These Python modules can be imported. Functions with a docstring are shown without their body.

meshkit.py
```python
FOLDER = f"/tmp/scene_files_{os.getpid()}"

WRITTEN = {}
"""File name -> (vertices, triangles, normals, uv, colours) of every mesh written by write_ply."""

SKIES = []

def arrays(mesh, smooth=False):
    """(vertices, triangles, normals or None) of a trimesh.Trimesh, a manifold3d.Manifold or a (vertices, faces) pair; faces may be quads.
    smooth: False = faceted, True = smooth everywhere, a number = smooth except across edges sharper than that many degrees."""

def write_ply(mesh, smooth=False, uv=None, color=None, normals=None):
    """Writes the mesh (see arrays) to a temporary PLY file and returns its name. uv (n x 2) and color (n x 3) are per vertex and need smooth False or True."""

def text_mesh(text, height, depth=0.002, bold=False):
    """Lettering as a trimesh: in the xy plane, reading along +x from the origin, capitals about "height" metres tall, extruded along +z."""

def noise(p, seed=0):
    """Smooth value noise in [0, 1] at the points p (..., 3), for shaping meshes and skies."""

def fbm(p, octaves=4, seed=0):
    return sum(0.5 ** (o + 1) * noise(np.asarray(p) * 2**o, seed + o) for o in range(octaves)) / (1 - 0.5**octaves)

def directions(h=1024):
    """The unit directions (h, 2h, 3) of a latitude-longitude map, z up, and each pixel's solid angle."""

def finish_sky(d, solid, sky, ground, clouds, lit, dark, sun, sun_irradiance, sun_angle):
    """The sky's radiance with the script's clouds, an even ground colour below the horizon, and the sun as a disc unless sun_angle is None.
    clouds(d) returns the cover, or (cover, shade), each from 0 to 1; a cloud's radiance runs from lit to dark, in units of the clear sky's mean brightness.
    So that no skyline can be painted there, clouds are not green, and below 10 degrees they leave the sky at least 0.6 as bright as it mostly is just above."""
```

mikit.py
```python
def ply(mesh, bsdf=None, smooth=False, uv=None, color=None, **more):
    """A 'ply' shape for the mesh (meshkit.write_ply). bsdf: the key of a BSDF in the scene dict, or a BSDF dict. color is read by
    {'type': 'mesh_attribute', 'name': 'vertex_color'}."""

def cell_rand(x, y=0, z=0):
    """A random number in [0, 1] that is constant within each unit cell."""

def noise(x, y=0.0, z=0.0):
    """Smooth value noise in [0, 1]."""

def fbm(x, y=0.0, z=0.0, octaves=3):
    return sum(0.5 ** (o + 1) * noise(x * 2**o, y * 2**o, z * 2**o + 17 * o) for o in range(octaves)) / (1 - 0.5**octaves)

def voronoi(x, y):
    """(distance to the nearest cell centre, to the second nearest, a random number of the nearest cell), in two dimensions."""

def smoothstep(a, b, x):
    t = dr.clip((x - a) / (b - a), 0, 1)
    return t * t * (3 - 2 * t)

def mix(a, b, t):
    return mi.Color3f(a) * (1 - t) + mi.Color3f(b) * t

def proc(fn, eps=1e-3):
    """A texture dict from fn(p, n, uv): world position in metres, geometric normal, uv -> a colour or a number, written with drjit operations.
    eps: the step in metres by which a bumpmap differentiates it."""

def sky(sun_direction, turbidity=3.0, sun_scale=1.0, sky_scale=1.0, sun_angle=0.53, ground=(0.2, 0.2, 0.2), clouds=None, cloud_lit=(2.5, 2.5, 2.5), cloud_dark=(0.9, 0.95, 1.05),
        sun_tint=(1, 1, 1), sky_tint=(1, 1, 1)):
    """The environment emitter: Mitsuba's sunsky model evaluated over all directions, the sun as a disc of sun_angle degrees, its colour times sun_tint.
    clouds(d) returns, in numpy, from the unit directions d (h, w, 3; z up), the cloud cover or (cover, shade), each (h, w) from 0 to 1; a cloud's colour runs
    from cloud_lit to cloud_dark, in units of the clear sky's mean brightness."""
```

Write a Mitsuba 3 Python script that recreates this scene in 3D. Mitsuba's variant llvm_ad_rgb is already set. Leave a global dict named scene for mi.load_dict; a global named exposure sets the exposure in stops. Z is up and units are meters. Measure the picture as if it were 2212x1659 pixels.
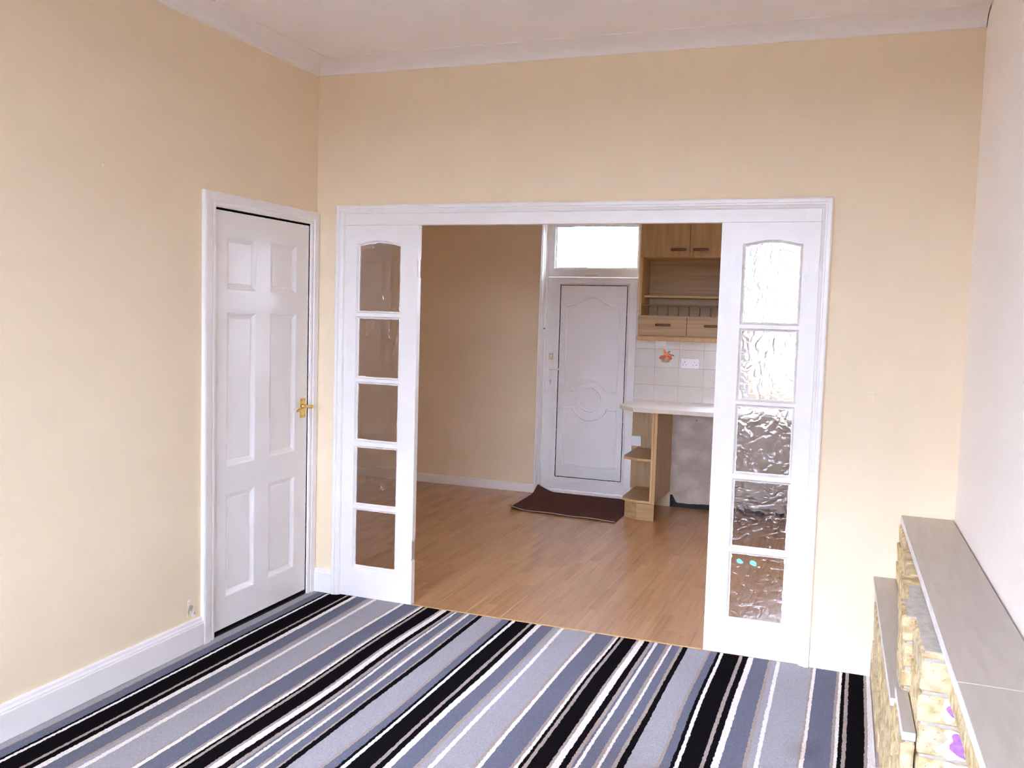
import math, random
import numpy as np
import trimesh
import shapely.geometry as sg
from shapely.ops import unary_union
import drjit as dr
import mitsuba as mi
import mikit
import meshkit
from mikit import noise, fbm, mix, smoothstep, cell_rand, voronoi

rng = random.Random(7)
T = mi.ScalarTransform4f
scene, labels = {}, {}

# ------------------------------------------------------------------ camera, sky, exposure
exposure = 5.52
CX, CY, CZ = 2.7043, -4.2187, 1.5256
YAW, PITCH, ROLL, FPX = 0.3576, -0.0748, 0.0291, 1977.6
fwd = np.array([-math.sin(YAW) * math.cos(PITCH), math.cos(YAW) * math.cos(PITCH), math.sin(PITCH)])
rgt0 = np.array([math.cos(YAW), math.sin(YAW), 0.0])
up0 = np.cross(rgt0, fwd)
upv = -math.sin(ROLL) * rgt0 + math.cos(ROLL) * up0
scene['camera'] = {'type': 'perspective', 'fov': math.degrees(2 * math.atan(1106 / FPX)), 'fov_axis': 'x', 'near_clip': 0.02, 'far_clip': 500.0,
                   'to_world': T().look_at(origin=[CX, CY, CZ], target=[CX + fwd[0], CY + fwd[1], CZ + fwd[2]], up=upv.tolist())}
# a bright hazy day: an even veil of cloud and a low veiled sun shining in at the window behind the viewer
SUN_EL, SUN_AZ = 24.0, -4.0
_e, _a = math.radians(SUN_EL), math.radians(SUN_AZ)
scene['sky'] = mikit.sky([math.sin(_a) * math.cos(_e), -math.cos(_a) * math.cos(_e), math.sin(_e)], turbidity=4.0, sun_scale=0.07, sky_scale=1.0, sun_angle=15.0,
                         ground=(0.10, 0.10, 0.10), clouds=lambda d: np.ones(d.shape[:-1]), cloud_lit=(4.2, 4.9, 6.6), cloud_dark=(4.2, 4.9, 6.6), sun_tint=(1.0, 1.40, 3.1))

# ------------------------------------------------------------------ helpers
def numbered(key):
    if key not in scene and not any(k.startswith(key + '__') for k in scene):
        return key
    i = 1
    while f'{key}_{i:03d}' in scene or any(k.startswith(f'{key}_{i:03d}__') for k in scene):
        i += 1
    return f'{key}_{i:03d}'


def add(name, mesh, mat, parent=None, smooth=False, **kw):
    key = numbered((parent + '__' if parent else '') + name)
    scene[key] = mikit.ply(mesh, mat, smooth=smooth, **kw)
    return key


def tag(key, label, cat=None, group=None, kind=None):
    d = {'label': label}
    if cat: d['category'] = cat
    if group: d['group'] = group
    if kind: d['kind'] = kind
    labels[key] = d
    return key


def part_label(key, label):
    labels[key] = {'label': label}


def struct(name, mesh, mat, label, cat, smooth=False):
    return tag(add(name, mesh, mat, None, smooth), label, cat, kind='structure')


def join(*ms):
    flat = []
    for m in ms:
        flat += list(m) if isinstance(m, (list, tuple)) else [m]
    return trimesh.util.concatenate(flat)


def fix(m):
    m.fix_normals()
    return m


def box(x0, x1, y0, y1, z0, z1, b=0.0):
    """A box, its edges chamfered by b."""
    lo, hi = np.array([min(x0, x1), min(y0, y1), min(z0, z1)]), np.array([max(x0, x1), max(y0, y1), max(z0, z1)])
    if b <= 0:
        return trimesh.creation.box(bounds=[lo, hi])
    b = min(b, 0.45 * (hi - lo).min())
    pts = []
    for sx in (0, 1):
        for sy in (0, 1):
            for sz in (0, 1):
                c = np.where([sx, sy, sz], hi, lo)
                inn = np.where([sx, sy, sz], -b, b)
                for ax in range(3):
                    q = c + inn
                    q[ax] = c[ax]
                    pts.append(q)
    return trimesh.convex.convex_hull(np.array(pts))


def extr(poly, plane, a0, a1):
    """Extrude a 2-D polygon: plane 'xz' between y=a0..a1, 'yz' between x=a0..a1, 'xy' between z=a0..a1."""
    parts = []
    for g in getattr(poly, 'geoms', [poly]):
        m = trimesh.creation.extrude_polygon(g, a1 - a0, engine='earcut')
        v = np.array(m.vertices)
        if plane == 'xz':
            v = np.stack([v[:, 0], v[:, 2] + a0, v[:, 1]], 1)
        elif plane == 'yz':
            v = np.stack([v[:, 2] + a0, v[:, 0], v[:, 1]], 1)
        else:
            v = v + [0, 0, a0]
        m = trimesh.Trimesh(v, m.faces, process=False)
        if m.volume < 0:
            m.invert()
        parts.append(m)
    return join(parts)


def rect(u0, u1, v0, v1):
    return sg.box(min(u0, u1), min(v0, v1), max(u0, u1), max(v0, v1))


def loft(loops, cap_first=False, cap_last=False):
    """Strips between closed loops (each n x 3), optionally closed with fans."""
    n = len(loops[0])
    v = np.vstack(loops)
    f = []
    for k in range(len(loops) - 1):
        for i in range(n):
            j = (i + 1) % n
            a, b_, c, d = k * n + i, k * n + j, (k + 1) * n + j, (k + 1) * n + i
            f += [[a, b_, c], [a, c, d]]
    v = list(v)
    for flag, k, rev in ((cap_first, 0, True), (cap_last, len(loops) - 1, False)):
        if flag:
            v.append(np.mean(loops[k], axis=0))
            c = len(v) - 1
            for i in range(n):
                j = (i + 1) % n
                f.append([k * n + j, k * n + i, c] if rev else [k * n + i, k * n + j, c])
    return trimesh.Trimesh(np.array(v), np.array(f), process=False)


def tube(points, r, sides=10, cap=True):
    p = np.asarray(points, float)
    t = np.gradient(p, axis=0)
    t /= np.linalg.norm(t, axis=1, keepdims=True) + 1e-12
    ref = np.array([0, 0, 1.0]) if np.abs(t[:, 2]).max() < 0.9 else np.array([1.0, 0, 0]) if np.abs(t[:, 0]).max() < 0.9 else np.array([0, 1.0, 0])
    a = np.cross(t, ref); a /= np.linalg.norm(a, axis=1, keepdims=True) + 1e-12
    b = np.cross(t, a)
    rr = np.broadcast_to(r, (len(p),))
    ang = np.arange(sides) * 2 * np.pi / sides
    loops = [p[i] + rr[i] * (np.cos(ang)[:, None] * a[i] + np.sin(ang)[:, None] * b[i]) for i in range(len(p))]
    return fix(loft(loops, cap, cap))


def spline(pts, n=40):
    from scipy.interpolate import CubicSpline
    pts = np.asarray(pts, float)
    s = np.r_[0, np.cumsum(np.linalg.norm(np.diff(pts, axis=0), axis=1))]
    return CubicSpline(s, pts)(np.linspace(0, s[-1], n))


def lathe(profile, origin, axis, n=20):
    """Revolve (radius, height) pairs about an axis through origin."""
    axis = np.asarray(axis, float); axis /= np.linalg.norm(axis)
    a = np.cross(axis, [0, 0, 1] if abs(axis[2]) < 0.9 else [1, 0, 0]); a /= np.linalg.norm(a)
    b = np.cross(axis, a)
    ang = np.arange(n) * 2 * np.pi / n
    loops = [np.asarray(origin) + h * axis + max(r, 1e-5) * (np.cos(ang)[:, None] * a + np.sin(ang)[:, None] * b) for r, h in profile]
    return fix(loft(loops, True, True))


def profile_run(profile, p0, p1, out, up=(0, 0, 1)):
    """Sweep a (out, up) polygon straight from p0 to p1."""
    out, up = np.asarray(out, float), np.asarray(up, float)
    q = np.array([o * out + u * up for o, u in profile])
    return fix(loft([np.asarray(p0) + q, np.asarray(p1) + q], True, True))


def mitred(profile, path, axes):
    """Sweep a (across, out) profile along an open path in a plane; axes = (u, v, out) unit vectors. 'across' points to the left of travel."""
    u, v, o = [np.asarray(a, float) for a in axes]
    path = np.asarray(path, float)
    loops = []
    for i in range(len(path)):
        d0 = path[i] - path[i - 1] if i > 0 else path[1] - path[0]
        d1 = path[i + 1] - path[i] if i < len(path) - 1 else d0
        d0, d1 = d0 / np.linalg.norm(d0), d1 / np.linalg.norm(d1)
        n0, n1 = np.array([-d0[1], d0[0]]), np.array([-d1[1], d1[0]])
        m = (n0 + n1); m = m / (m @ n0)
        loops.append(np.array([(path[i][0] + a * m[0]) * u + (path[i][1] + a * m[1]) * v + b * o for a, b in profile]))
    return loops


def sweep(profile, path, axes, offset=(0, 0, 0)):
    return fix(loft([l + np.asarray(offset) for l in mitred(profile, path, axes)], True, True))


X, Y, Z = np.eye(3)
SK = 0.018                     # the right wall and the fireplace run slightly off square


def skew(m):
    m = m.copy()
    m.vertices = np.asarray(m.vertices) + np.outer(-np.asarray(m.vertices)[:, 1] * SK, X)
    return m


# ------------------------------------------------------------------ materials
def mat(name, rgb, rough=0.5, spec=0.5, bump=None, scale=None, **kw):
    d = {'type': 'principled', 'base_color': {'type': 'rgb', 'value': list(rgb)} if not callable(rgb) else mikit.proc(rgb),
         'roughness': rough, 'specular': spec, **kw}
    if bump is not None:
        d = {'type': 'bumpmap', 'nested_texture': mikit.proc(bump), 'scale': scale, 'nested_bsdf': d}
    scene['m_' + name] = {'type': 'twosided', 'nested_bsdf': d}
    return 'm_' + name


def wall_colour(rgb):
    rgb = np.array(rgb)

    def fn(p, n, uv):
        t = fbm(p.x * 1.7 + 3, p.y * 1.7 + 9, p.z * 1.7, 3)
        return mix((rgb * 0.975).tolist(), (rgb * 1.02).tolist(), t)
    return fn


M_CREAM = mat('cream_wall', wall_colour((0.80, 0.655, 0.455)), 0.62, 0.25, lambda p, n, uv: fbm(p.x * 160, p.y * 160, p.z * 160, 2), 0.0006)
M_PALE = mat('pale_wall', wall_colour((0.80, 0.735, 0.66)), 0.62, 0.25)
M_CEIL = mat('ceiling_white', lambda p, n, uv: mix((0.77, 0.705, 0.645), (0.81, 0.745, 0.685), fbm(p.x * 6, p.y * 6, p.z * 6, 3)), 0.7, 0.2,
             lambda p, n, uv: fbm(p.x * 22, p.y * 22, p.z * 22, 3), 0.004)
M_GLOSS = mat('gloss_white', (0.80, 0.76, 0.72), 0.27, 0.4)
M_BRUSH = mat('brushed_gloss', (0.80, 0.76, 0.72), 0.27, 0.4, lambda p, n, uv: fbm(p.x * 210, p.y * 210, p.z * 14, 3), 0.0011)
M_UPVC = mat('upvc', (0.80, 0.78, 0.76), 0.30, 0.5)
M_BLACK = mat('black_rubber', (0.012, 0.010, 0.010), 0.6, 0.3)
M_BRASS = mat('brass', (0.80, 0.56, 0.20), 0.24, 0.5, metallic=1.0)
M_STEEL = mat('old_steel', (0.50, 0.46, 0.42), 0.4, 0.5, metallic=0.8)
M_PLASTIC = mat('white_plastic', (0.82, 0.81, 0.80), 0.35, 0.5)
M_TILE = mat('glazed_tile', (0.66, 0.62, 0.57), 0.12, 0.5)
M_GROUT = mat('grout', (0.60, 0.49, 0.43), 0.85, 0.2)
M_WORKTOP = mat('worktop', (0.80, 0.775, 0.74), 0.22, 0.5)
M_EDGE = mat('worktop_edge', (0.74, 0.66, 0.55), 0.4, 0.4)


def plaster(p, n, uv):
    t = fbm(p.x * 9, p.y * 9, p.z * 9, 4)
    return mix((0.40, 0.33, 0.27), (0.54, 0.46, 0.39), smoothstep(0.25, 0.75, t))


M_PLASTER = mat('bare_plaster', plaster, 0.85, 0.2, lambda p, n, uv: fbm(p.x * 40, p.y * 40, p.z * 40, 3), 0.003)


def wood(light, dark, ax):
    def fn(p, n, uv):
        c = [p.x, p.y, p.z]
        f = [60.0, 60.0, 60.0]
        f[ax] = 2.6
        t = fbm(c[0] * f[0], c[1] * f[1], c[2] * f[2], 3)
        return mix(dark, light, smoothstep(0.2, 0.8, t))
    return fn


M_OAKZ = mat('oak_upright', wood((0.46, 0.295, 0.135), (0.37, 0.225, 0.095), 2), 0.42, 0.4)
M_OAKX = mat('oak_across', wood((0.46, 0.295, 0.135), (0.37, 0.225, 0.095), 0), 0.42, 0.4)
M_OAKEDGE = mat('oak_edge', wood((0.60, 0.37, 0.15), (0.50, 0.29, 0.11), 2), 0.42, 0.4)
M_BROWNWOOD = mat('dark_brown_wood', (0.15, 0.065, 0.035), 0.4, 0.4)


def laminate(p, n, uv):
    strip = dr.floor(p.x / 0.0635)
    shift = cell_rand(strip, 3) * 0.4
    piece = dr.floor((p.y + shift) / 0.40)
    r = cell_rand(strip, piece, 5)
    g = fbm(p.x * 95 + r * 40, p.y * 2.2 + r * 20, 0.0, 3)
    base = mix((0.385, 0.205, 0.088), (0.44, 0.25, 0.115), r)
    return base * (0.86 + 0.28 * g)


M_LAMINATE = mat('laminate', laminate, 0.24, 0.5)

# the woven stripes of the carpet: right-hand edge in mm and yarn colour
STRIPES = ("L45 T52 M98 K111 W125 K214 T228 K255 W280 M350 T365 L385 W404 L530 T539 W556 M646 T658 W673 K684 T698 K763 T776 W803 K829 T845 M853 W865 "
           "M908 T923 W937 M976 T985 K1009 L1105 T1118 M1153 K1166 W1181 K1255 T1270 K1294 W1320 M1385 T1400 L1425 W1442 L1566 T1580 W1595 M1684 T1697 "
           "W1709 K1721 T1735 K1798 T1810 W1838 K1864 T1880 M1889 W1903 M1946 T1960 W1970 M2006 T2020 K2043 L2135 T2147 M2178 K2192 W2206 K2278 T2293 "
           "K2317 W2342 M2410 T2424 L2446 W2461 L2589 T2598 W2611 M2697 T2708 W2720 K2734 T2748 K2810 T2822 W2850 K2900 M3300").split()
YARN = dict(L=(0.30, 0.29, 0.30), M=(0.125, 0.130, 0.162), K=(0.006, 0.005, 0.006), W=(0.66, 0.61, 0.55), T=(0.30, 0.25, 0.215))
_tab = np.zeros((3400, 3), np.float32)
_prev = 0
for _s in STRIPES:
    _e = int(_s[1:])
    _tab[_prev:_e] = YARN[_s[0]]
    _prev = _e
_tab[_prev:] = YARN['M']
TAB = [mi.Float(np.ascontiguousarray(_tab[:, c])) for c in range(3)]


def carpet_colour(p, n, uv):
    x = p.x + (noise(p.x * 9, p.y * 1.7) - 0.5) * 0.014 + (noise(p.x * 380, p.y * 120) - 0.5) * 0.0045
    i = mi.UInt32(dr.clip(x * 1000, 0, 3390))
    c = mi.Color3f(*[dr.gather(mi.Float, t, i) for t in TAB])
    pile = 0.80 + 0.40 * noise(p.x * 420, p.y * 420)
    dirt = smoothstep(0.56, 0.80, fbm(p.x * 2.3 + 5, p.y * 2.3, 0.0, 3)) * smoothstep(1.4, 2.5, p.x)
    return c * pile * mix((1, 1, 1), (0.80, 0.72, 0.66), dirt)


M_CARPET = mat('striped_carpet', carpet_colour, 1.0, 0.0, lambda p, n, uv: noise(p.x * 330, p.y * 330), 0.004)
M_MAT = mat('brown_doormat', lambda p, n, uv: mix((0.070, 0.034, 0.026), (0.125, 0.066, 0.050), noise(p.x * 260, p.y * 260)), 0.95, 0.05,
            lambda p, n, uv: noise(p.x * 240, p.y * 240), 0.003)
M_HEM = mat('pale_backing', (0.50, 0.42, 0.36), 0.8, 0.2)


def stone(p, n, uv):
    t = fbm(p.x * 34, p.y * 34, p.z * 34, 4)
    s = noise(p.x * 210, p.y * 210, p.z * 210)
    big = fbm(p.x * 7, p.y * 7, p.z * 11, 2)
    c = mix((0.40, 0.285, 0.135), (0.66, 0.535, 0.30), smoothstep(0.25, 0.7, t))
    c = mix(c, (0.46, 0.41, 0.32), 0.5 * smoothstep(0.5, 0.8, big))
    return mix(c, (0.20, 0.12, 0.05), 0.8 * smoothstep(0.80, 0.92, s))


M_STONE = mat('buff_stone', stone, 0.75, 0.3, lambda p, n, uv: fbm(p.x * 70, p.y * 70, p.z * 70, 3), 0.006)
M_MORTAR = mat('grey_mortar', lambda p, n, uv: mix((0.34, 0.31, 0.26), (0.46, 0.42, 0.35), noise(p.x * 90, p.y * 90, p.z * 90)), 0.9, 0.1)


def slab(p, n, uv):
    t = fbm(p.x * 60, p.y * 7, p.z * 60, 3)
    return mix((0.355, 0.315, 0.265), (0.43, 0.385, 0.33), t)


M_SLAB = mat('grey_slab', slab, 0.38, 0.5)
M_SLABEDGE = mat('slab_edge', lambda p, n, uv: mix((0.60, 0.56, 0.52), (0.74, 0.71, 0.68), noise(p.x * 40, p.y * 12, p.z * 40)), 0.6, 0.3)
M_PURPLE = mat('purple_paint', lambda p, n, uv: mix((0.30, 0.10, 0.36), (0.42, 0.20, 0.46), noise(p.x * 120, p.y * 120, p.z * 120)), 0.5, 0.4)
M_WHITEPAINT = mat('white_paint', (0.80, 0.78, 0.76), 0.5, 0.4)
M_TEAL = mat('turquoise_paint', (0.22, 0.58, 0.58), 0.5, 0.4)
M_TAPE = mat('yellowed_label', (0.74, 0.63, 0.44), 0.6, 0.3)
M_BEIGE = mat('beige_plate', (0.62, 0.52, 0.38), 0.45, 0.4)
M_RED = mat('red_fruit', (0.55, 0.06, 0.03), 0.2, 0.5)
M_ORANGE = mat('orange_fruit', (0.72, 0.24, 0.05), 0.2, 0.5)
M_LEAF = mat('green_leaf', (0.13, 0.19, 0.05), 0.2, 0.5)
M_BOWL = mat('olive_bowl', (0.42, 0.35, 0.19), 0.2, 0.5)
scene['m_glass'] = {'type': 'dielectric', 'int_ior': 1.5, 'ext_ior': 1.0}
scene['m_pane'] = {'type': 'thindielectric', 'int_ior': 1.5, 'ext_ior': 1.0}

# ------------------------------------------------------------------ the room shell
H = 2.803                    # ceiling
YR = -4.95                   # rear wall (behind the camera)
XL = -1.60                   # outer wall of the hall and kitchen on the left
YK, YKO = 3.20, 3.46         # kitchen's far wall, inner and outer face

floor = struct('floor', box(XL - 0.1, 3.45, YR - 0.2, YKO, -0.16, -0.012), M_GROUT, 'wood-effect laminate floor of the kitchen beyond the wide opening', 'floor')
struct('ceiling', box(XL - 0.1, 3.45, YR - 0.2, 0.12, H, H + 0.12), M_CEIL, 'white lightly textured ceiling of the cream living room', 'ceiling')
struct('ceiling_kitchen', box(XL - 0.1, 3.45, 0.12, YKO, 2.45, 2.57), M_CEIL, 'white kitchen ceiling hidden above the wide opening', 'ceiling')

# laminate boards, each with a bevelled edge
bw, bl = 0.190, 1.285
nb = 0
ix0 = int(math.floor((XL) / bw))
for i in range(ix0, int(3.13 / bw) + 1):
    xa, xb = max(i * bw - 0.045, XL + 0.005), min((i + 1) * bw - 0.045, 3.12)
    if xb - xa < 0.02: continue
    off = (0.545 - 0.012) if i == 7 else rng.random() * bl
    ys = [0.012] + [y for y in np.arange(off % bl, 3.4, bl) if 0.10 < y < 3.1] + [3.193]
    for ya, yb in zip(ys[:-1], ys[1:]):
        add('board', box(xa + 0.0003, xb - 0.0003, ya + 0.0003, yb - 0.0003, -0.012, 0.0, 0.0006), M_LAMINATE, floor)
# strip of board in the doorway to the yard
add('board', box(0.185, 1.0, 3.1936, 3.305, -0.012, 0.0, 0.0006), M_LAMINATE, floor)

# living-room wall with the wide opening (kitchen side too)
wb = rect(XL, 3.25, -0.012, H).difference(rect(0.15, 2.56, -0.1, 2.05))
wall_back = struct('wall_back', extr(wb, 'xz', 0.0, 0.115), M_CREAM, 'cream painted wall pierced by the wide white-framed opening to the kitchen', 'wall')
wl = rect(YR, 0.0, -0.012, H).difference(rect(-0.832, -0.066, -0.1, 1.972))
wall_left = struct('wall_left', extr(wl, 'yz', -0.10, 0.0), M_CREAM, 'cream painted left wall with the white six-panel door', 'wall')
pr = sg.Polygon([(3.132, 0.0), (3.132 - SK * (YR), YR), (3.40, YR), (3.40, 0.0)])
struct('wall_right', extr(pr, 'xy', -0.012, H), M_PALE, 'pale off-white wall above the stone fireplace at the right edge', 'wall')
struct('wall_kitchen_right', box(3.125, 3.25, 0.115, YK, -0.012, 2.45), M_CREAM, 'kitchen side wall hidden behind the right glazed panel', 'wall')
struct('wall_hall', box(XL - 0.1, XL, YR, YKO, -0.012, H), M_CREAM, 'outer left wall of the kitchen seen only through glass', 'wall')
wr = rect(XL, 3.40, -0.012, H).difference(rect(0.40, 2.80, 0.55, 2.62))
struct('wall_rear', extr(wr, 'xz', YR - 0.15, YR), M_CREAM, 'cream wall with a wide window behind the viewer', 'wall')
DX0, DX1 = 0.171, 1.010
wk = rect(XL - 0.1, 3.25, -0.012, 2.50).difference(rect(DX0, DX1, -0.1, 2.37)).difference(rect(1.93, 2.98, 0.96, 2.22))
wall_kitchen = struct('wall_kitchen', extr(wk, 'xz', YK, YKO), M_CREAM, 'cream far wall of the kitchen beside the white back door', 'wall')

# windows the room has: one behind the camera, one over the kitchen worktop
def window(name, x0, x1, z0, z1, y, label, bars):
    t = 0.055
    fr = rect(x0, x1, z0, z1).difference(rect(x0 + t, x1 - t, z0 + t, z1 - t))
    for b in bars:
        fr = fr.union(rect(b - t / 2, b + t / 2, z0, z1))
    k = numbered(name)
    add('frame', extr(fr, 'xz', y, y + 0.06), M_UPVC, k)
    edges = [x0 + t / 2] + list(bars) + [x1 - t / 2]
    for a, b in zip(edges[:-1], edges[1:]):
        q = np.array([[a, y + 0.03, z0 + t / 2], [b, y + 0.03, z0 + t / 2], [b, y + 0.03, z1 - t / 2], [a, y + 0.03, z1 - t / 2]])
        add('pane', (q, np.array([[0, 1, 2], [0, 2, 3]])), 'm_pane', k)
    tag(k, label, 'window', kind='structure')


window('window_1', 0.40, 2.80, 0.55, 2.62, YR - 0.11, 'wide white-framed living-room window behind the viewer', [1.6])
window('window_2', 1.93, 2.98, 0.96, 2.22, YK + 0.12, 'bright kitchen window seen through the patterned glass on the right', [2.62])

# cove along the back wall and the left wall
cv = []
P_, D_ = 0.118, 0.062
for a in np.linspace(0, math.pi / 2, 9):
    cv.append((P_ * (1 - math.sin(a)) , -D_ * (1 - math.cos(a))))
cvp = [(0.0, 0.0)] + [(P_ - 0.0, 0.0)] + [(P_, -0.006)] + [(0.012 + (P_ - 0.012) * (1 - math.sin(a)) , -0.006 - (D_ - 0.010) * (1 - math.cos(a))) for a in np.linspace(0.08, math.pi / 2, 9)] + [(0.012, -D_), (0.0, -D_)]
pth = [(3.128, 0.0), (0.0, 0.0), (0.0, YR)]
cove = sweep([(a, b) for a, b in cvp], pth, (X, Y, Z), (0, 0, H))
struct('trim_1', cove, M_CEIL, 'white plaster cove along the top of the cream walls', 'coving')

# skirting boards
SKB = [(0, 0), (0.018, 0), (0.018, 0.098), (0.015, 0.103), (0.015, 0.108), (0.011, 0.116), (0.010, 0.124), (0.006, 0.129), (0, 0.130)]
struct('baseboard_left', profile_run(SKB, (0, YR, 0.002), (0, -0.912, 0.002), X), M_GLOSS, 'white moulded skirting board along the left wall', 'skirting board')
struct('baseboard_right', join(profile_run(SKB, (2.586, 0, 0.002), (2.838, 0, 0.002), -Y)), M_GLOSS, 'short white skirting board between the opening and the stone fireplace', 'skirting board')
struct('baseboard_corner', profile_run(SKB, (0.016, 0, 0.002), (0.126, 0, 0.002), -Y), M_GLOSS, 'very short white skirting piece in the left corner', 'skirting board')
KSK = [(0, 0), (0.015, 0), (0.015, 0.062), (0.009, 0.074), (0, 0.078)]
struct('baseboard_kitchen', profile_run(KSK, (XL, YK, 0.001), (0.162, YK, 0.001), -Y), M_GLOSS, 'low white skirting board on the kitchen far wall', 'skirting board')

# ------------------------------------------------------------------ wide opening: frame and the two glazed side panels
ARC = [(0, 0), (0, 0.020), (0.006, 0.024), (0.020, 0.024), (0.023, 0.019), (0.028, 0.019), (0.034, 0.015), (0.041, 0.013), (0.046, 0.006), (0.046, 0)]
frame_path = [(0.127, -0.002), (0.127, 2.072), (2.583, 2.072), (2.583, -0.002)]
arch = sweep([(-a, b) for a, b in ARC], frame_path, (X, Z, -Y))
tk = tag('trim_2', 'white painted frame around the wide opening with moulded edge', 'door frame', kind='structure')
add('architrave', arch, M_GLOSS, tk)
add('head_rail', box(0.172, 2.538, 0.0, 0.036, 1.969, 2.046, 0.0015), M_BRUSH, tk)
add('lining', join(box(0.150, 0.171, 0.001, 0.114, 0, 2.048), box(2.539, 2.560, 0.001, 0.114, 0, 2.048), box(0.171, 2.539, 0.0365, 0.114, 2.030, 2.048)), M_GLOSS, tk)


def pane_loop(x0, x1, z0, z1, d, rise, y, n=14):
    """Outline of a pane, inset by d; the top edge bows up by rise."""
    xa, xb = x0 + d, x1 - d
    xs = np.linspace(xb, xa, n)
    s = (xs - x0) / (x1 - x0)
    top = z1 - d + rise * np.sin(np.pi * np.clip(s, 0, 1)) ** 1.3
    pts = [(xa, z0 + d), (xb, z0 + d)] + list(zip(xs, top))
    return np.array([[a, y, b] for a, b in pts])


PZ = [(1.526, 1.864), (1.181, 1.487), (0.847, 1.145), (0.505, 0.805), (0.169, 0.468)]


def crinkle(x, z, seed):
    """Height of the cast crinkles in the patterned glass."""
    p = np.stack([x * 30, z * 22, np.full_like(x, seed * 3.7)], -1)
    w = np.stack([x * 21 + 7, z * 21, np.full_like(x, seed * 1.9 + 5)], -1)
    p = p + 1.1 * np.stack([meshkit.noise(w, 3), meshkit.noise(w + 11, 4), 0 * x], -1)
    h = 0
    for o, a in ((1.0, 1.0), (1.9, 0.55)):
        r = 1 - np.abs(2 * meshkit.noise(p * o, 5 + seed) - 1)
        h = h + a * np.clip((r - 0.72) / 0.28, 0, 1) ** 2
    return h + 0.9 * meshkit.noise(p * 0.7 + 31, 9)


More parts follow.
